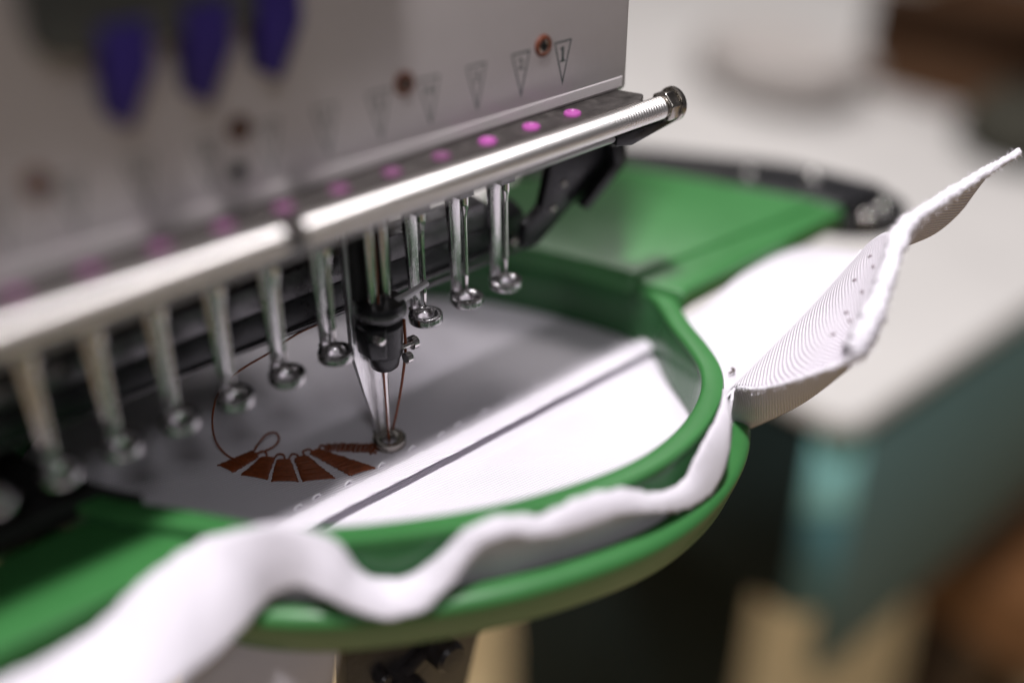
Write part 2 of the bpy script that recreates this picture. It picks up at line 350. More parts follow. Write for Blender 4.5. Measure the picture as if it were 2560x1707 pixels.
# stretched disc, row by row, with the folded seam across it
b2 = bmesh.new(); uvl = b2.loops.layers.uv.new('weave'); edge = [off(i, 4.9) for i in range(len(CP))]
def xr(y):
    xs = []
    for i in range(len(edge)):
        a, b = edge[i-1], edge[i]
        if (a.y-y)*(b.y-y) <= 0 and a.y != b.y: xs.append(a.x+(b.x-a.x)*(y-a.y)/(b.y-a.y))
    return min(xs), max(xs)
ymin = min(p.y for p in edge)+.02; ymax = max(p.y for p in edge)-.02
ys = []; y = ymin
while y < ymax:
    ys.append(y); y += .5 if -18 < y < -12 else 1.1
ys.append(ymax)
def prof(y):
    return -25.05+(.3*math.sin(math.pi*(y+16.5)/4) if -16.5 < y < -12.5 else 0)
NX = 120; vs = []
for y in ys:
    a, b = xr(y); row = []
    for k in range(NX+1):
        x = a+(b-a)*k/NX
        row.append((V(b2, (x, y, prof(y) + .12*math.sin(x*.09+y*.05)*math.sin(y*.08))), x, y))
    vs.append(row)
for i in range(len(vs)-1):
    for k in range(NX):
        q = [vs[i][k], vs[i][k+1], vs[i+1][k+1], vs[i+1][k]]; f = b2.faces.new([t[0] for t in q])
        for lp, t in zip(f.loops, q): lp[uvl].uv = (t[1], t[2]+.12*t[1])
obj('hooped_panel', b2, MT['cloth'], cl, 0)
# folded hem lying across the panel, its front edge standing clear of the cloth below
b2 = bmesh.new(); uvl = b2.loops.layers.uv.new('weave'); x0h, x1h = xr(-7)[0]+1, min(xr(-7)[1], xr(-12.4)[1])-1.2
sec = [(-6.3, -25.02), (-6.8, -24.5), (-7.4, -23.6), (-8.4, -22.9), (-10, -22.55), (-11.6, -22.5), (-12.4, -22.6), (-12.65, -22.85), (-12.45, -23.1), (-11.5, -23.2), (-9.2, -23.6), (-8.4, -24.95)]
rows = []; n_ = 160
for k in range(n_+1):
    x = x0h+(x1h-x0h)*k/n_; wv = .12*math.sin(x*.09)+.05*math.sin(x*.4+1); hz = .07*math.sin(x*.14+2)+.03*math.sin(x*.61)
    rows.append([(V(b2, (x, y+wv, z+hz*(1 if i_ in range(2, 11) else 0))), x, y) for i_, (y, z) in enumerate(sec)])
for A, B in zip(rows, rows[1:]):
    for k in range(len(sec)-1):
        q = [A[k], A[k+1], B[k+1], B[k]]; f = b2.faces.new([t[0] for t in q])
        for lp, t in zip(f.loops, q): lp[uvl].uv = (t[1], t[2]+.12*t[1])
bmesh.ops.recalc_face_normals(b2, faces=b2.faces[:])
obj('folded_hem', b2, MT['cloth'], cl, 60)
# bright stitches just behind the seam
s0 = None
for i, (x, y) in enumerate(((-9.6, -3.9), (-16.3, -3.9), (-20.9, -4.4), (-27.8, -4.1), (-35.2, -4.4), (-42.9, -4.7), (-49.4, -4.1), (-53.4, -4.4), (-2.5, -3.6), (5, -3.4))):
    if s0 is None:
        s0 = obj('stitch', tube_bm(crc([(x-.8, y, -25.1), (x-.4, y, -24.6), (x+.4, y+.1, -24.6), (x+.8, y+.1, -25.1)], 3), .25, 8), MT['stitch'], cl); f0 = (x, y)
    else: copy_obj(s0, cl, (x-f0[0], y-f0[1], 0))
# cloth squeezed between the rings, then the ruffled edge that stands outside
crest = [(10.5, -46.6, -8.5), (6.8, -49.6, -6.6), (3.3, -51.5, -8.0), (-2.8, -52.9, -11.6), (-7.9, -53.5, -15.1), (-15.5, -53.4, -13.4), (-22.6, -52.1, -9.9), (-29.5, -50.1, -9.1), (-35.9, -48, -10.3), (-41.2, -45.8, -8.7), (-46, -43.7, -9.5), (-49.3, -41.9, -12.8), (-53.5, -39.4, -17), (-58.1, -36.6, -17.6), (-61.3, -34.5, -14.7), (-63.6, -32.8, -10.1), (-66.9, -30.2, -6.9), (-71.5, -25.5, -6.8), (-76.4, -21, -9), (-80.8, -20, -10), (-88.4, -20, -12), (-94.5, -20, -15.2), (-101.2, -20.5, -16), (-108, -21, -15.6), (-114, -21, -15.5), (-122, -21, -15.5)]
edge_ = [(9, -49.4, -12), (5.0, -52.6, -11.3), (2.9, -54.3, -14.6), (-.5, -55, -19.5), (-8, -56, -20.1), (-17.8, -55.6, -15.5), (-25.4, -54, -13.4), (-31.7, -52.1, -14.1), (-37.8, -50, -12.9), (-43, -47.8, -10.9), (-47.1, -45.9, -13), (-50.9, -45.6, -17), (-55.6, -43.5, -20.2), (-60.2, -40.8, -21.1), (-64.2, -38, -19.2), (-67.8, -35.2, -15.8), (-69.8, -30.8, -15.6), (-72.9, -27.7, -18.7), (-78, -28.9, -20.5), (-84.3, -31, -21), (-90, -32, -21), (-98, -33, -21.5), (-107, -33, -21.5), (-115, -33, -21.5), (-123, -33, -21.5)]
edge_ = [tuple(Vector(c).lerp(Vector(b), .28 if 4 <= k <= 11 else .1)) for k, (b, c) in enumerate(zip(crest, edge_))]
root = []
for k, (x, y, z) in enumerate(crest):
    if k < 18: i = near_i(x, y); p = off(i, 5.15); root.append((p.x, p.y, min(z-2.5, -18.5)))
    else: root.append((x+.5, y+.6, z-8))
ctrl = []
for a, b, c in zip(root, crest, edge_):
    A, B, C_ = Vector(a), Vector(b), Vector(c); outw = Vector((C_.x-A.x, C_.y-A.y, 0))
    ctrl.append([A+(Vector((0, 0, -4.5))), A, B-outw*.18+Vector((0, 0, -.7)), B, (B+C_)/2+outw*.10+Vector((0, 0, .5)), C_, C_-outw*.14+Vector((0, 0, -.25))])
o, sf = patch_obj('ruffled_edge', ctrl, MT['cloth'], cl, 5, 4, .5)
for vv in o.data.vertices:                            # small wrinkles so the ruffle is not glass-smooth
    c3 = vv.co/S; vv.co.z += S*(.2*math.sin(c3.x*1.9+c3.y*1.1)+.12*math.sin(c3.x*.9-c3.y*2.3+c3.z*1.7)+random.uniform(-.05, .05))
# raw thick rim of the ruffle
o = obj('frayed_rim', tube_bm([Vector(rw[-1])+Vector((0, 0, .1*math.sin(k_*1.3))) for k_, rw in enumerate(sf)], .5, 8, None, .9, .3), MT['hem'], cl, 0)
# flat wing of cloth lying out to the right of the rim
wing = [[(30.5, -17.5, -14.5), (25.6, -25.5, -14), (20.8, -34, -14.2), (14.5, -40, -14.2), (10.5, -44.0, -15)],
        [(37.2, -19.8, -12.4), (31.5, -28.4, -12.4), (25.6, -35.2, -12.7), (21.0, -40.4, -13.8), (17.6, -43.1, -13.2)],
        [(51.5, -17, -11.8), (45, -27, -11.2), (38, -36.5, -12.2), (31.5, -42, -11.8), (27, -44.6, -7.6)],
        [(66, -15.6, -12.2), (60, -27, -10), (53, -36, -9.5), (45.5, -42, -6.5), (37, -46.2, -.6)],
        [(74.5, -16.3, -12.4), (73.6, -25, -9.2), (70.8, -36, -5), (60, -43, 1), (46.6, -48.2, 8.4)]]
patch_obj('cloth_wing', wing, MT['cloth'], cl, 8, 8, .45, True)
# corner of the cloth turned up: ribbed outer face, crest towards the wing, frayed hem on the right
turn = [[(19.5, -41, -15.5), (17.4, -44.2, -11.5), (14.9, -51.5, -7.2), (16.2, -58.6, -1.9), (20, -64.5, 3.3)],
        [(28.5, -42.4, -10.8), (25.6, -45.3, -6.5), (21.8, -52.8, -1.6), (21.2, -58.9, 2.8), (22.3, -64.3, 5.8)],
        [(37, -43.6, -6.0), (33.7, -46.3, -1.7), (29.8, -53, 3.6), (27, -59, 6.6), (24.2, -64.2, 8.3)],
        [(44, -44.8, -.5), (40.3, -47.7, 3.8), (36.4, -53, 8.9), (32.8, -58.6, 11.6), (27.2, -63.5, 11.6)],
        [(51, -46.5, 5.5), (46.8, -49, 9.5), (44, -53.2, 14.2), (40.4, -57, 17), (36.2, -60.3, 18.7)]]
_, tsf = patch_obj('turned_corner', turn, MT['clothrib'], cl, 10, 8, .5, shear=.75)
under = [[(11.5, -47.6, -9.6), (10.4, -48.3, -13), (9.8, -48.8, -17)], [(17.6, -44.0, -11.7), (18.2, -42.8, -18), (20.7, -41.3, -25.5)], [(15.1, -51.4, -7.4), (17.8, -50, -13), (22.2, -47.5, -19.9)],
         [(16.5, -58.4, -2.2), (20, -56.8, -7.4), (25.2, -54.1, -13)], [(20.2, -64.3, 3.0), (21.2, -64, 1.6), (22.9, -63.4, 0)]]
patch_obj('underside_fold', under, MT['cloth'], cl, 8, 8, .5)
hemp = [(17.2, -44.8, -11.2), (14.9, -51.6, -7.0), (16.3, -58.6, -1.8), (19.6, -64.3, 2.9), (21.4, -64.6, 5.2), (24.6, -64.2, 8.3), (29.6, -63, 13.4), (36.4, -60.4, 18.5), (41, -60, 20.4), (46.6, -60.8, 21.9), (56.7, -62.7, 24.9), (66.2, -64.6, 27.4)]
HP = crc(hemp, 22)
def hem_r(t):                                       # soft roll along the bottom, thick frayed band up the side, thin at the tip
    k = min(1, max(0, (t-.24)/.12)); k = k*k*(3-2*k)
    return (.55*(1-k)+k*(3.0-2.2*max(0, t-.3)/.7))*(1+.1*math.sin(t*31)+.06*math.sin(t*83))
o = obj('frayed_hem', tube_bm(HP, hem_r, 14, None, .8, .19), MT['hem'], cl, 0)
tip = [[(38.5, -58.6, 17.2), (42, -57, 13.5), (47.5, -55.4, 11.2)], [(46.6, -60.4, 21), (51, -58.9, 16.4), (55.6, -57.4, 12.4)], [(56.7, -62.3, 24.2), (59.6, -60.4, 19.6), (61.5, -58.7, 15.8)], [(60.8, -63.2, 25.4), (63, -61.2, 22.6), (64.2, -59.3, 20)]]
patch_obj('cloth_tip', tip, MT['clothrib'], cl, 10, 8, .4, shear=-.75)
# loose fibres along the hem: too many to count
fb = bmesh.new()
RIM = [Vector(rw[-1]) for rw in sf]
for k in range(3600):
    if k < 2600: i = random.randrange(len(HP)); p = HP[i]; rr = hem_r(i/len(HP))
    else: i = random.randrange(len(RIM)//2); p = RIM[i]; rr = .5
    d = Vector((random.gauss(0, 1), random.gauss(0, 1), random.gauss(0, 1))).normalized(); q = p+d*rr*.95
    e = (d+Vector((random.gauss(0, .7), random.gauss(0, .7), random.gauss(0, .7)))).normalized(); s = e.cross(Vector((.3, .5, .8))).normalized()*.045; L_ = random.uniform(.3, .95)
    m2 = q+e*L_*.6+Vector((random.gauss(0, .12), random.gauss(0, .12), random.gauss(0, .12))); tp = q+e*L_+Vector((random.gauss(0, .2), random.gauss(0, .2), random.gauss(0, .2)))
    a, b, c, d2, t2 = V(fb, q-s), V(fb, q+s), V(fb, m2+s*.8), V(fb, m2-s*.8), V(fb, tp); fb.faces.new((a, b, c, d2)); fb.faces.new((d2, c, t2))
o = obj('frayed_fibre', fb, MT['hem'], cl, 0); o['kind'] = 'stuff'
# small holes left by an unpicked seam in the turned corner, drawn as grey specks
nh = None
R_, C_n = len(tsf), len(tsf[0])
for (u, vv) in ((.86, .62), (.82, .74), (.70, .62), (.67, .76), (.5, .72), (.46, .82), (.33, .78)):
    p = Vector(tsf[int(u*(R_-1))][int(vv*(C_n-1))]); q1 = Vector(tsf[min(R_-1, int(u*(R_-1))+1)][int(vv*(C_n-1))]); q2 = Vector(tsf[int(u*(R_-1))][min(C_n-1, int(vv*(C_n-1))+1)])
    nn = (q1-p).cross(q2-p).normalized()
    if nn.dot(Vector((-1, -1, .7))) < 0: nn = -nn
    b2 = bmesh.new(); bmesh.ops.create_uvsphere(b2, u_segments=12, v_segments=8, radius=1)
    ax = (q2-p).normalized(); bx = nn.cross(ax)
    for w2 in b2.verts: c3 = w2.co.copy(); w2.co = (p+nn*.22+ax*c3.x*.75+bx*c3.y*.42+nn*c3.z*.1)*S
    obj('needle_hole', b2, MT['hole_speck'] if 'hole_speck' in MT else MT.setdefault('hole_speck', mat('grey_mauve_speck', (.24, .19, .22), .9)), cl, 0)
obj('lint', tube_bm(crc([(21.5, -39.2, -12.6), (22.4, -39.6, -12.2), (23.2, -39.2, -12.4), (23.4, -38.4, -12.5)], 4), .22, 6), MT['wooddark'], cl)
# cloth hanging under the front of the hoop
hang = [[(-77, -16, -28.5), (-82, -14, -36), (-86, -12, -50)], [(-70, -25, -28.5), (-73, -24, -38), (-76, -22, -50)], [(-62, -30, -28.5), (-63, -29, -36), (-64, -27, -46)]]
patch_obj('hanging_fold', hang, MT['cloth'], cl, 6, 6, .5)

# ---- stitched motif
def satin(L0, L1, R0, R1, n, jag=.3, z=-24.95):
    """threads run from the left side (L0..L1) to the right side (R0..R1), stitch by stitch"""
    b2 = bmesh.new()
    L0, L1, R0, R1 = [Vector(p) for p in (L0, L1, R0, R1)]
    for k in range(n):
        t = (k+.5)/n; a = L0.lerp(L1, t); b = R0.lerp(R1, t); d = (b-a).normalized()
        a = a-d*random.uniform(0, jag); b = b+d*random.uniform(0, jag); m_ = (a+b)/2; hh = .3+random.uniform(-.1, .1)
        j = Vector((random.gauss(0, .03), random.gauss(0, .03)))
        rr_ = .15+.05*random.random(); tube_bm(crc([(a.x, a.y, z), (a.x*.9+b.x*.1, a.y*.9+b.y*.1, z+hh*.8), (m_.x+j.x, m_.y+j.y, z+hh), (a.x*.1+b.x*.9, a.y*.1+b.y*.9, z+hh*.8), (b.x, b.y, z)], 2), rr_, 6, b2, .95)
    return b2
obj('satin_block', satin((-50.9, 15.5), (-57.9, 15.9), (-50.9, 13.4), (-56.9, 12.3), 30), MT['brown'], cl, 0)
obj('satin_block', satin((-50.6, 12.5), (-56.1, 10.4), (-49.0, 10.9), (-53.4, 6.3), 30), MT['brown'], cl, 0)
obj('satin_block', satin((-48.7, 9.8), (-52.9, 5.0), (-47.0, 8.6), (-49.6, 1.9), 30), MT['brown'], cl, 0)
obj('satin_block', satin((-46.0, 8.1), (-48.6, 1.2), (-44.1, 7.5), (-44.0, -1.8), 40), MT['brown'], cl, 0)
obj('satin_block', satin((-42.9, 7.5), (-41.1, -3.2), (-41.2, 7.6), (-36.6, -4.4), 46), MT['brown'], cl, 0)
obj('satin_block', satin((-40.4, 6.8), (-33.4, -.6), (-39.4, 7.7), (-31.4, .9), 24, .75), MT['brown'], cl, 0)
for pts in ([(-51.2, 13.6), (-49.8, 13.9), (-49.4, 12.7), (-50.0, 11.7)], [(-49.8, 10.1), (-48.1, 10.9), (-47.3, 10.1), (-47.7, 9.0)], [(-47.2, 8.6), (-46.0, 9.2), (-45.4, 8.4), (-45.5, 7.6)], [(-44.2, 7.5), (-44.0, 8.5), (-42.7, 8.3), (-42.5, 7.2)], [(-41.5, 7.3), (-40.3, 7.9), (-39.6, 7.1)]):
    obj('jump_stitch', tube_bm(crc([(x, y, -24.8+(.35 if 0 < i < len(pts)-1 else 0)) for i, (x, y) in enumerate(pts)], 6), .19, 8, None, 1, .1), MT['brown'], cl, 0)
lp = [(-50.9, 15.0, -24.7), (-49.4, 15.6, -24), (-47.2, 16.0, -23.0), (-45.8, 15.0, -22.7), (-46.0, 13.4, -23.2), (-47.6, 12.8, -23.8), (-49.4, 13.4, -24.4), (-50.8, 14.3, -24.7)]
obj('thread_loop', tube_bm(crc(lp, 8), .2, 8, None, 1, .08), MT['brown'], cl, 0)
tailp = [(-53.6, 14.6, -24.8), (-54.8, 15.4, -24.6), (-55.6, 17.6, -23.8), (-55.9, 19.6, -22), (-56.3, 18.8, -17.5), (-56.4, 16.6, -12.5), (-55.4, 15.6, -9.3), (-51.6, 14.4, -6.0), (-46.6, 12, -3.2), (-41.4, 10.4, -.6), (-35.5, 9.3, .4)]
obj('loose_thread', tube_bm(crc(tailp, 8), .2, 8, None, 1, .08), MT['brown'], cl, 0)

# ================================================================== MACHINE HEAD
hd = thing('embroidery_machine_head', (-50, 20, 34), 'cream multi needle embroidery head with numbered front panel and row of steel presser feet', 'embroidery machine')
XL = -132
panel = obj('front_panel', prism_bm([(-5.8, 33.6), (-5.8, 150), (60, 150), (60, 33.6)], 'x', XL, 25.8, 1.1, 3), MT['panel'], hd)
strip = obj('panel_strip', prism_bm([(-5.90, 34.7), (-5.92, 36.4), (-5.85, 36.6), (-5.6, 36.7), (-5.6, 34.7)], 'x', XL, 24.2, 0), MT['panel'], panel, 0, False)
# needle numbers: triangle outline and numeral, printed (raised by a hair)
def flat(bm, pts, y=-5.83):
    vs = [V(bm, (x, y, z)) for x, z in pts]; bm.faces.new(vs)
def outline(bm, tri, wd):
    c = Vector((sum(p[0] for p in tri)/3, sum(p[1] for p in tri)/3)); n = len(tri); inn = []
    for i in range(n):
        a, b, d = Vector(tri[i-1]), Vector(tri[i]), Vector(tri[(i+1) % n]); e1 = (b-a).normalized(); e2 = (d-b).normalized()
        n1 = Vector((-e1.y, e1.x)); n2 = Vector((-e2.y, e2.x))
        if n1.dot(c-b) < 0: n1 = -n1
        if n2.dot(c-b) < 0: n2 = -n2
        k = 1/(1+n1.dot(n2)); inn.append(b+(n1+n2)*wd*k)
    for i in range(n):
        j = (i+1) % n; flat(bm, [tri[i], tri[j], tuple(inn[j]), tuple(inn[i])])
def text_pts(s, cx, cz, size):
    cu = bpy.data.curves.new('numeral', 'FONT'); cu.body = s; cu.size = size; cu.align_x = 'CENTER'; cu.align_y = 'CENTER'; cu.resolution_u = 4; cu.offset = .012
    to = bpy.data.objects.new('numeral', cu); COL.objects.link(to); bpy.context.view_layer.update()
    me = bpy.data.meshes.new_from_object(to.evaluated_get(bpy.context.evaluated_depsgraph_get()))
    out = ([(v.co.x+cx, v.co.y+cz) for v in me.vertices], [tuple(p.vertices) for p in me.polygons])
    bpy.data.objects.remove(to); bpy.data.curves.remove(cu); bpy.data.meshes.remove(me); return out
for k in range(13):
    cx = 8.5-10*k; b2 = bmesh.new()
    outline(b2, [(cx-2.15, 46.35), (cx+2.15, 46.35), (cx+.05, 38.3)], .27)
    if k == 0:
        for q in ([(cx-.26, 42.9), (cx+.26, 42.9), (cx+.26, 45.3), (cx-.26, 45.3)], [(cx-.62, 42.6), (cx+.62, 42.6), (cx+.62, 42.9), (cx-.62, 42.9)], [(cx-.7, 44.75), (cx-.26, 44.85), (cx-.26, 45.3), (cx-.45, 45.1)]): flat(b2, q)
    else:
        vs_, fs_ = text_pts(str(k+1), cx, 44.2, 2.7)
        vv = [V(b2, (x, -5.83, z)) for x, z in vs_]
        for f in fs_:
            try: b2.faces.new([vv[i] for i in f])
            except ValueError: pass
    bmesh.ops.recalc_face_normals(b2, faces=b2.faces[:])
    obj('needle_number', b2, MT['print'], panel, 0, False)
# eyelets
e0 = None
for x in (3.7, -26.4, -56, -85.5, -115):
    if e0 is None:
        e0 = obj('eyelet', lathe_bm([(1.15, 0), (1.15, -.35), (1.3, -.5), (1.6, -.52), (1.85, -.38), (1.95, 0)], (x, -5.75, 46.4), 'y', 32, None, True), MT['orange'], panel)
        b2 = lathe_bm([(1.16, .2), (1.16, -.35), (1.0, -.42), (.82, -.3), (.8, .1)], (x, -5.75, 46.4), 'y', 28, None, True); l0 = obj('liner', b2, MT['nickel'], None); l0.parent = e0; l0.location = -(e0.location+panel.location+hd.location)
        l0.location = (0, 0, 0)
        b2 = lathe_bm([(.82, -.06), (.4, -.05), (.01, -.04)], (x, -5.75, 46.4), 'y', 24); d0 = obj('hole', b2, MT['hole'], None); d0.parent = e0
    else: copy_obj(e0, panel, (x-3.7, 0, 0))
obj('button', lathe_bm([(1.3, 0), (1.3, -.5), (.9, -.9), (.01, -.95)], (-57.2, -5.7, 40.2), 'y', 20), MT['smoke'], panel)
obj('panel_shade_box', box_bm(XL, -34, -13.5, -5.9, 84, 148, 2), MT['panel'], hd)  # unseen box, added overhead to shade the upper left of the panel
# purple thread guides and the smoked plate above them
for (x, z) in ((-72.3, 53.2), (-60.8, 53.6), (-49.8, 54.6)):
    obj('thread_guide', prism_bm(rounded([(x-3.2, z+12), (x+3.6, z+12), (x+3.4, z+6.4), (x-1.0, z-1.2), (x-3.3, z+.2)], .3), 'y', -10.2, -5.9, .8, 3), MT['purple'], hd)
obj('guide_plate', prism_bm(rounded([(-83, 63.4), (-80, 61.8), (-47.6, 61.8), (-46.6, 74), (-83, 74)], 1.5), 'y', -9.4, -6.0, .6), MT['smoke'], hd)
# plate under the panel with pink buttons
plate = obj('thread_plate', prism_bm(rounded([(XL, -3.5), (22.8, -3.5), (25.3, -10.6), (22.0, -12.6), (XL, -12.6)], .9, keep=(0, 4)), 'z', 32.2, 34.1, .25), MT['darksteel'], hd)
p0 = None
for k in range(14):
    x = 7.6-10.0*k
    if p0 is None: p0 = obj('plate_button', lathe_bm([(1.6, 0), (1.6, .3), (1.45, .55), (1.05, .65), (.8, .35), (.01, .3)], (x, -9.5, 34.05), 'z', 28), MT['pink'], plate); x00 = x
    else:
        pb = copy_obj(p0, plate, (x-x00, 0, 0))
        if k >= 3:  # buttons further left are darkened by colour to look shaded
            if k == 3: shaded = p0.data.copy(); shaded.materials[0] = MT['pinkshade']
            pb.data = shaded
# long coil springs on a rod, nut at the end
RY, RZ = -13.7, 31.9
obj('rod', lathe_bm([(1.25, XL), (1.25, 31.5)], (0, RY, RZ), 'x', 20), MT['darksteel'], hd)
def coil(x0, x1):
    pr = [(1.2, x0)]; x = x0; pt = .68
    while x < x1-pt: pr += [(1.78, x), (2.1, x+pt*.22), (2.2, x+pt*.5), (2.12, x+pt*.78)]; x += pt
    pr += [(1.98, x), (1.2, x+.02)]; return lathe_bm(pr, (0, RY, RZ), 'x', 28)
obj('coil_spring', coil(XL, -55.6), MT['spring'], hd, 180); obj('coil_spring', coil(-52.4, 26.6), MT['spring'], hd, 180)
def hexnut(x0, x1, R):
    poly = [(RY+R*math.cos(math.pi/6+i*math.pi/3+.25), RZ+R*math.sin(math.pi/6+i*math.pi/3+.25)) for i in range(6)]
    return prism_bm(poly, 'x', x0, x1, .35, 3)
nut = obj('nut', hexnut(26.7, 29.5, 3.05), MT['nickel'], hd)
obj('washer', lathe_bm([(1.3, 29.5), (3.0, 29.5), (3.25, 29.7), (3.25, 30.3), (3.0, 30.6), (2.0, 30.7), (1.9, 31.5), (.01, 31.6)], (0, RY, RZ), 'x', 36), MT['nickel'], nut)
obj('guide_bar', prism_bm(rounded([(-11.5, 27.6), (-14.0, 28.3), (-14.6, 29.3), (-13.5, 29.8), (-9, 29.8), (-8, 27.6)], .6), 'x', XL, 14, .2), MT['lightbar'], hd)
obj('rod_support', hull_bm([(14.1, -14.6, 27.8), (14.1, -8, 27.8), (32.4, -14.2, 28.6), (32.4, -9, 28.6), (14.1, -14.6, 29.6), (14.1, -8, 29.6), (32.4, -14.4, 29.4), (32.4, -9, 29.4), (18.2, -14.6, 26.9), (18.2, -8, 26.9)], .25), MT['black'], hd)
fillbody = obj('fill_housing', box_bm(-10, 6, 17, 23.5, 30.2, 33.4, .4), MT['blackmatt'], hd)  # unseen housing, added to carry the fill light below
wl = area('cloth_fill_light', (-0.002, 0.0200, 0.0300), (-0.002, 0.0203, -0.03), 0.004, 0.0023, (1.0, 0.96, 1.0)); wl.data.spread = math.radians(95)  # added fill that brightens the cloth behind the rail
# body behind the needles
obj('machine_body', box_bm(XL-30, -18, 24, 62, 6, 33.4, 1.5), MT['blackmatt'], hd)
obj('machine_body', box_bm(XL-30, -30, 64, 120, -8, 60, 2), MT['blackmatt'], hd)
# long rail behind the presser feet
rail = obj('wiper_rail', prism_bm([(10, 1.2), (10, 6.6), (13, 8.2), (16, 8.2), (16, .2), (10.6, .2)], 'x', XL-20, 14, .25), MT['black'], hd)
obj('rail_strip', prism_bm([(9.5, 7.0), (9.3, 12.3), (14, 12.8), (14, 7.0)], 'x', XL-20, 3, .3), MT['greysteel'], rail)
obj('rail_lip', prism_bm([(9.4, .3), (9.2, 1.1), (9.9, 1.1), (9.9, .3)], 'x', XL-20, 14.5, .15), MT['greysteel'], rail)
obj('rail_lip', prism_bm([(9.5, -1.6), (9.3, -.7), (10.3, -.7), (10.3, -1.6)], 'x', -22, 14.5, .15), MT['greysteel'], rail)
# jointed dark bracket that carries the rail
br = obj('rail_bracket', prism_bm(rounded([(16.0, 18.5), (33.0, 19.5), (34.0, 14.2), (21.5, 7.2), (12.5, 1.6), (8.5, 1.8), (9.0, 7.0), (13.5, 9.6)], 1.2), 'y', 4.2, 6.4, .35), MT['black'], hd)
obj('bracket_flange', prism_bm(rounded([(31.0, 19.0), (34.6, 19.4), (35.0, 13.8), (24.0, 6.6), (22.6, 8.0), (31.8, 14.6)], .8), 'y', 1.4, 4.1, .3), MT['black'], br)
for (x, z) in ((19.5, 13.2), (16.5, 8.6)):
    obj('rivet', lathe_bm([(.75, 0), (.7, -.3), (.4, -.5), (.01, -.52)], (x, 4.2, z), 'y', 16), MT['nickel'], br)
obj('rivet', lathe_bm([(1.1, 0), (1.0, -.5), (.5, -.8), (.01, -.82)], (10.5, 9.2, 1.8), 'y', 18), MT['nickel'], br)

# presser feet, needles
def leg_mesh(z0):
    b2 = bmesh.new(); rings = []
    W = 1.0 if z0 > -5 else 1.5
    for (z, xa, xb, ya, yb) in ((z0-.9, -1.1, .95, 2.3, 3.2), (z0+1.0, -1.1, .9, 2.35, 3.4), (z0+3, -1.2-.5*(W-1), .9, 2.4, 3.3), (z0+10, -1.45-3.4*(W-1), .95+.6*(W-1), 2.4, 3.5), (z0+19, -1.75-6.4*(W-1), 1.0+.9*(W-1), 2.4, 3.8), (33, -1.9-6.4*(W-1), 1.05+.9*(W-1), 2.4, 4.2)):
        rings.append([V(b2, p) for p in ((xa, ya, z), (xb, ya, z), (xb, yb, z), (xa, yb, z))])
    for A, B in zip(rings, rings[1:]):
        for k in range(4): b2.faces.new((A[k], A[(k+1) % 4], B[(k+1) % 4], B[k]))
    b2.faces.new(rings[0][::-1]); b2.faces.new(rings[-1]); bmesh.ops.recalc_face_normals(b2, faces=b2.faces[:]); bevel(b2, .22, 2, 40); return b2
def ring_mesh(z0):
    b2 = lathe_bm([(1.45, z0-1.65), (1.42, z0-.7), (1.75, z0-.25), (2.05, z0-.1), (2.2, z0-.02), (2.35, z0), (2.95, z0), (3.12, z0-.08), (3.2, z0-.25), (3.2, z0-1.4), (3.05, z0-1.6), (2.6, z0-1.65)], (0, 0, 0), 'z', 40, None, True)
    return hull_bm([(-1.3, 1.9, z0-.15), (1.15, 1.9, z0-.15), (-1.25, 3.7, z0+.3), (1.1, 3.7, z0+.3), (-1.5, 1.9, z0-1.4), (1.3, 1.9, z0-1.4), (-1.2, 3.6, z0-1.4), (1.1, 3.6, z0-1.4)], .25, b2)
def needle_mesh(zt):
    return lathe_bm([(.02, zt), (.16, zt+.5), (.36, zt+2.0), (.40, zt+3), (.5, zt+3.4), (.4, zt+4), (.42, zt+9), (.43, zt+15), (.5, zt+16.2), (.82, zt+17.6), (.85, zt+18), (.85, 34)], (0, 0, 0), 'z', 18)
def clamp_mesh():
    b2 = box_bm(-2.0, 1.3, -1.2, 2.3, 20.5, 22.6, .3); box_bm(-2.6, 1.7, -1.6, 4.8, 24.5, 33, .4, 2, b2); return b2
def unit(k, src):
    if src is None:
        f = obj('presser_foot', leg_mesh(0), MT['foot'], hd); rg = obj('foot_ring', ring_mesh(0), MT['foot'], None); rg.parent = f
        n_ = obj('needle', needle_mesh(1.0), MT['chrome'], hd); c_ = obj('needle_clamp', clamp_mesh(), MT['greysteel'], hd); return [f, n_, c_]
    for o_ in src: copy_obj(o_, hd, (-10*k, 0, random.uniform(-.15, .15)))
src = unit(0, None)
for k in (1, 2, 4, 5, 6, 7, 8, 9, 10, 11): unit(k, src)
# needle 4 is down: long foot, drum shaped driver, needle in the cloth
def at4(name, bm_, m, parent=hd, sharp=35):
    o_ = obj(name, bm_, m, parent, sharp); o_.location += Vector((-30, 0, 0))*S; return o_
f4 = at4('presser_foot', leg_mesh(-23.3), MT['footblade']); f4['label'] = 'lowered presser foot pressing on the cloth'
rg = obj('foot_ring', ring_mesh(-23.3), MT['nickel'], None); rg.parent = f4
n4 = at4('needle', lathe_bm([(.02, -25.2), (.2, -24.4), (.45, -22.5), (.5, -14), (.62, -9.5), (.85, -8), (.85, 8)], (0, 0, 0), 'z', 20), MT['chrome']); n4['label'] = 'lowered needle entering the cloth'
dr = at4('needle_driver', lathe_bm([(.9, -7.4), (2.1, -7.4), (2.6, -6.9), (3.0, -5.2), (3.1, -4.6), (3.5, -4.3), (3.7, 0), (3.8, 1.8), (2.9, 2.6), (2.9, 3.3), (4.2, 3.6), (4.5, 4.1), (4.5, 5.8), (4.2, 6.4), (2.2, 6.6), (.9, 6.6)], (0, -.2, 0), 'z', 40), MT['black'])
b2 = box_bm(-4.3, 3.6, .8, 4.2, 7, 33, .5); ob = obj('driver_back', b2, MT['blackmatt'], None); ob.parent = dr
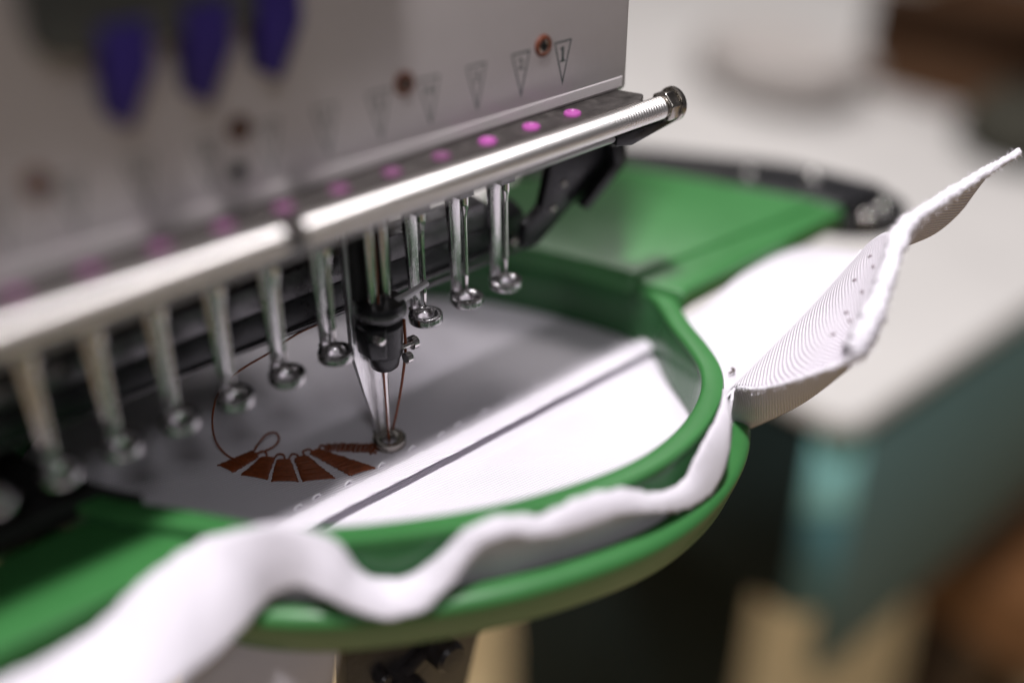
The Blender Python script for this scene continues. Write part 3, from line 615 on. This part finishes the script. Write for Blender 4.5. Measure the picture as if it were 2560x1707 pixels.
for x in (-1.9, 1.0):
    ob = obj('needle_bar', lathe_bm([(.95, 6.5), (.95, 33)], (x, -.6, 0), 'z', 18), MT['chrome'], None); ob.parent = dr
ob = obj('lever', hull_bm([(2.0, -2.8, 5.4), (2.0, -1.2, 5.4), (10.2, -1.4, 6.2), (10.2, -.2, 6.2), (2.0, -2.8, 6.6), (2.0, -1.2, 6.6), (10.2, -1.4, 7.0), (10.2, -.2, 7.0)], .25), MT['lightbar'], None); ob.parent = dr
for (x, y, z, a) in ((2.9, -3.4, -5.2, 1.1), (5.2, -2.2, -3.4, 1.3)):
    ob = obj('screw', lathe_bm([(a, -.5), (a, .5), (a*.8, .8), (.01, .85)], (x, y, z), 'x', 18), MT['chrome'], None); ob.parent = dr
ob = obj('clamp_collar', lathe_bm([(3.72, 4.35), (4.58, 4.35), (4.62, 4.6), (4.62, 5.2), (4.55, 5.4), (3.72, 5.4)], (0, -.2, 0), 'z', 36, None, True), MT['greysteel'], None); ob.parent = dr
ob = obj('clamp_block', hull_bm([(-4.6, -2.6, -3.2), (-2.0, -3.9, -3.2), (-4.8, -2.6, 2.6), (-2.0, -4.1, 2.6), (-4.6, 1.5, -3.2), (-4.8, 1.5, 2.6), (-1, -3.0, -4.6), (-1, -3.0, 3.0)], .35), MT['black'], None); ob.parent = dr
ob = obj('screw', lathe_bm([(.01, -4.9), (.7, -4.8), (.95, -4.4), (.95, -3.0)], (-3.3, 0, 1.2), 'y', 16), MT['chrome'], None); ob.parent = dr
ob = obj('driver_pin', lathe_bm([(.6, 2.5), (.6, 6.0)], (0, -2.2, -3.4), 'x', 14), MT['chrome'], None); ob.parent = dr
obj('needle_thread', tube_bm(crc([(-30.9, -.9, 20), (-31.1, -1.2, 4), (-30.95, -1.0, -8), (-30.7, -.7, -16), (-30.5, -.5, -22.5), (-30.3, -.4, -24)], 6), .17, 8), MT['brown'], hd, 0)
obj('needle_thread', tube_bm(crc([(-26.4, -2.0, 2), (-26.6, -2.2, -4), (-27.3, -1.8, -10), (-28.3, -1.2, -16), (-29.4, -.5, -21.5)], 6), lambda t: .42-.15*t, 8, None, .5), MT['brown'], hd, 0)

# ================================================================== SEWING ARM AND HOOK UNDER THE HOOP
sa = thing('sewing_arm', (-36, 40, -75), 'black sewing arm with hook cover and knobs below the green hoop', 'machine arm')
obj('arm_housing', box_bm(-48, -22, 6, 260, -75, -33, 4, 3), MT['blackmatt'], sa)
obj('hook_plate', prism_bm(rounded([(-15.5, -45), (-29, -92), (-57, -92), (-53, -45)], 1.0), 'y', -16, -12, .5), MT['hook'], sa)
obj('knob', lathe_bm([(.01, -23.6), (2.6, -23.4), (3.3, -22.6), (3.4, -19), (2.8, -18.4), (2.8, -15.8)], (-34.8, 0, -61.2), 'y', 28), MT['hook'], sa)
obj('knob', lathe_bm([(.01, -22), (2.9, -21.8), (3.5, -21), (3.6, -16)], (-42.6, 0, -67.5), 'y', 28), MT['hook'], sa)
obj('lever', hull_bm([(-47, -18.6, -66), (-36, -18.6, -61), (-47, -16.2, -66), (-36, -16.2, -61), (-47, -18.6, -68.5), (-36, -18.6, -63), (-47, -16.2, -68.5), (-36, -16.2, -63)], .4), MT['hook'], sa)
obj('screw', lathe_bm([(1.2, -15.9), (1.2, -17.2), (.8, -17.6), (.01, -17.7)], (-27.5, 0, -58.5), 'y', 18), MT['hook'], sa)
obj('screw', lathe_bm([(1.6, -15.9), (1.6, -18.2), (1.1, -18.8), (.01, -18.9)], (-47.2, 0, -62), 'y', 18), MT['hook'], sa)
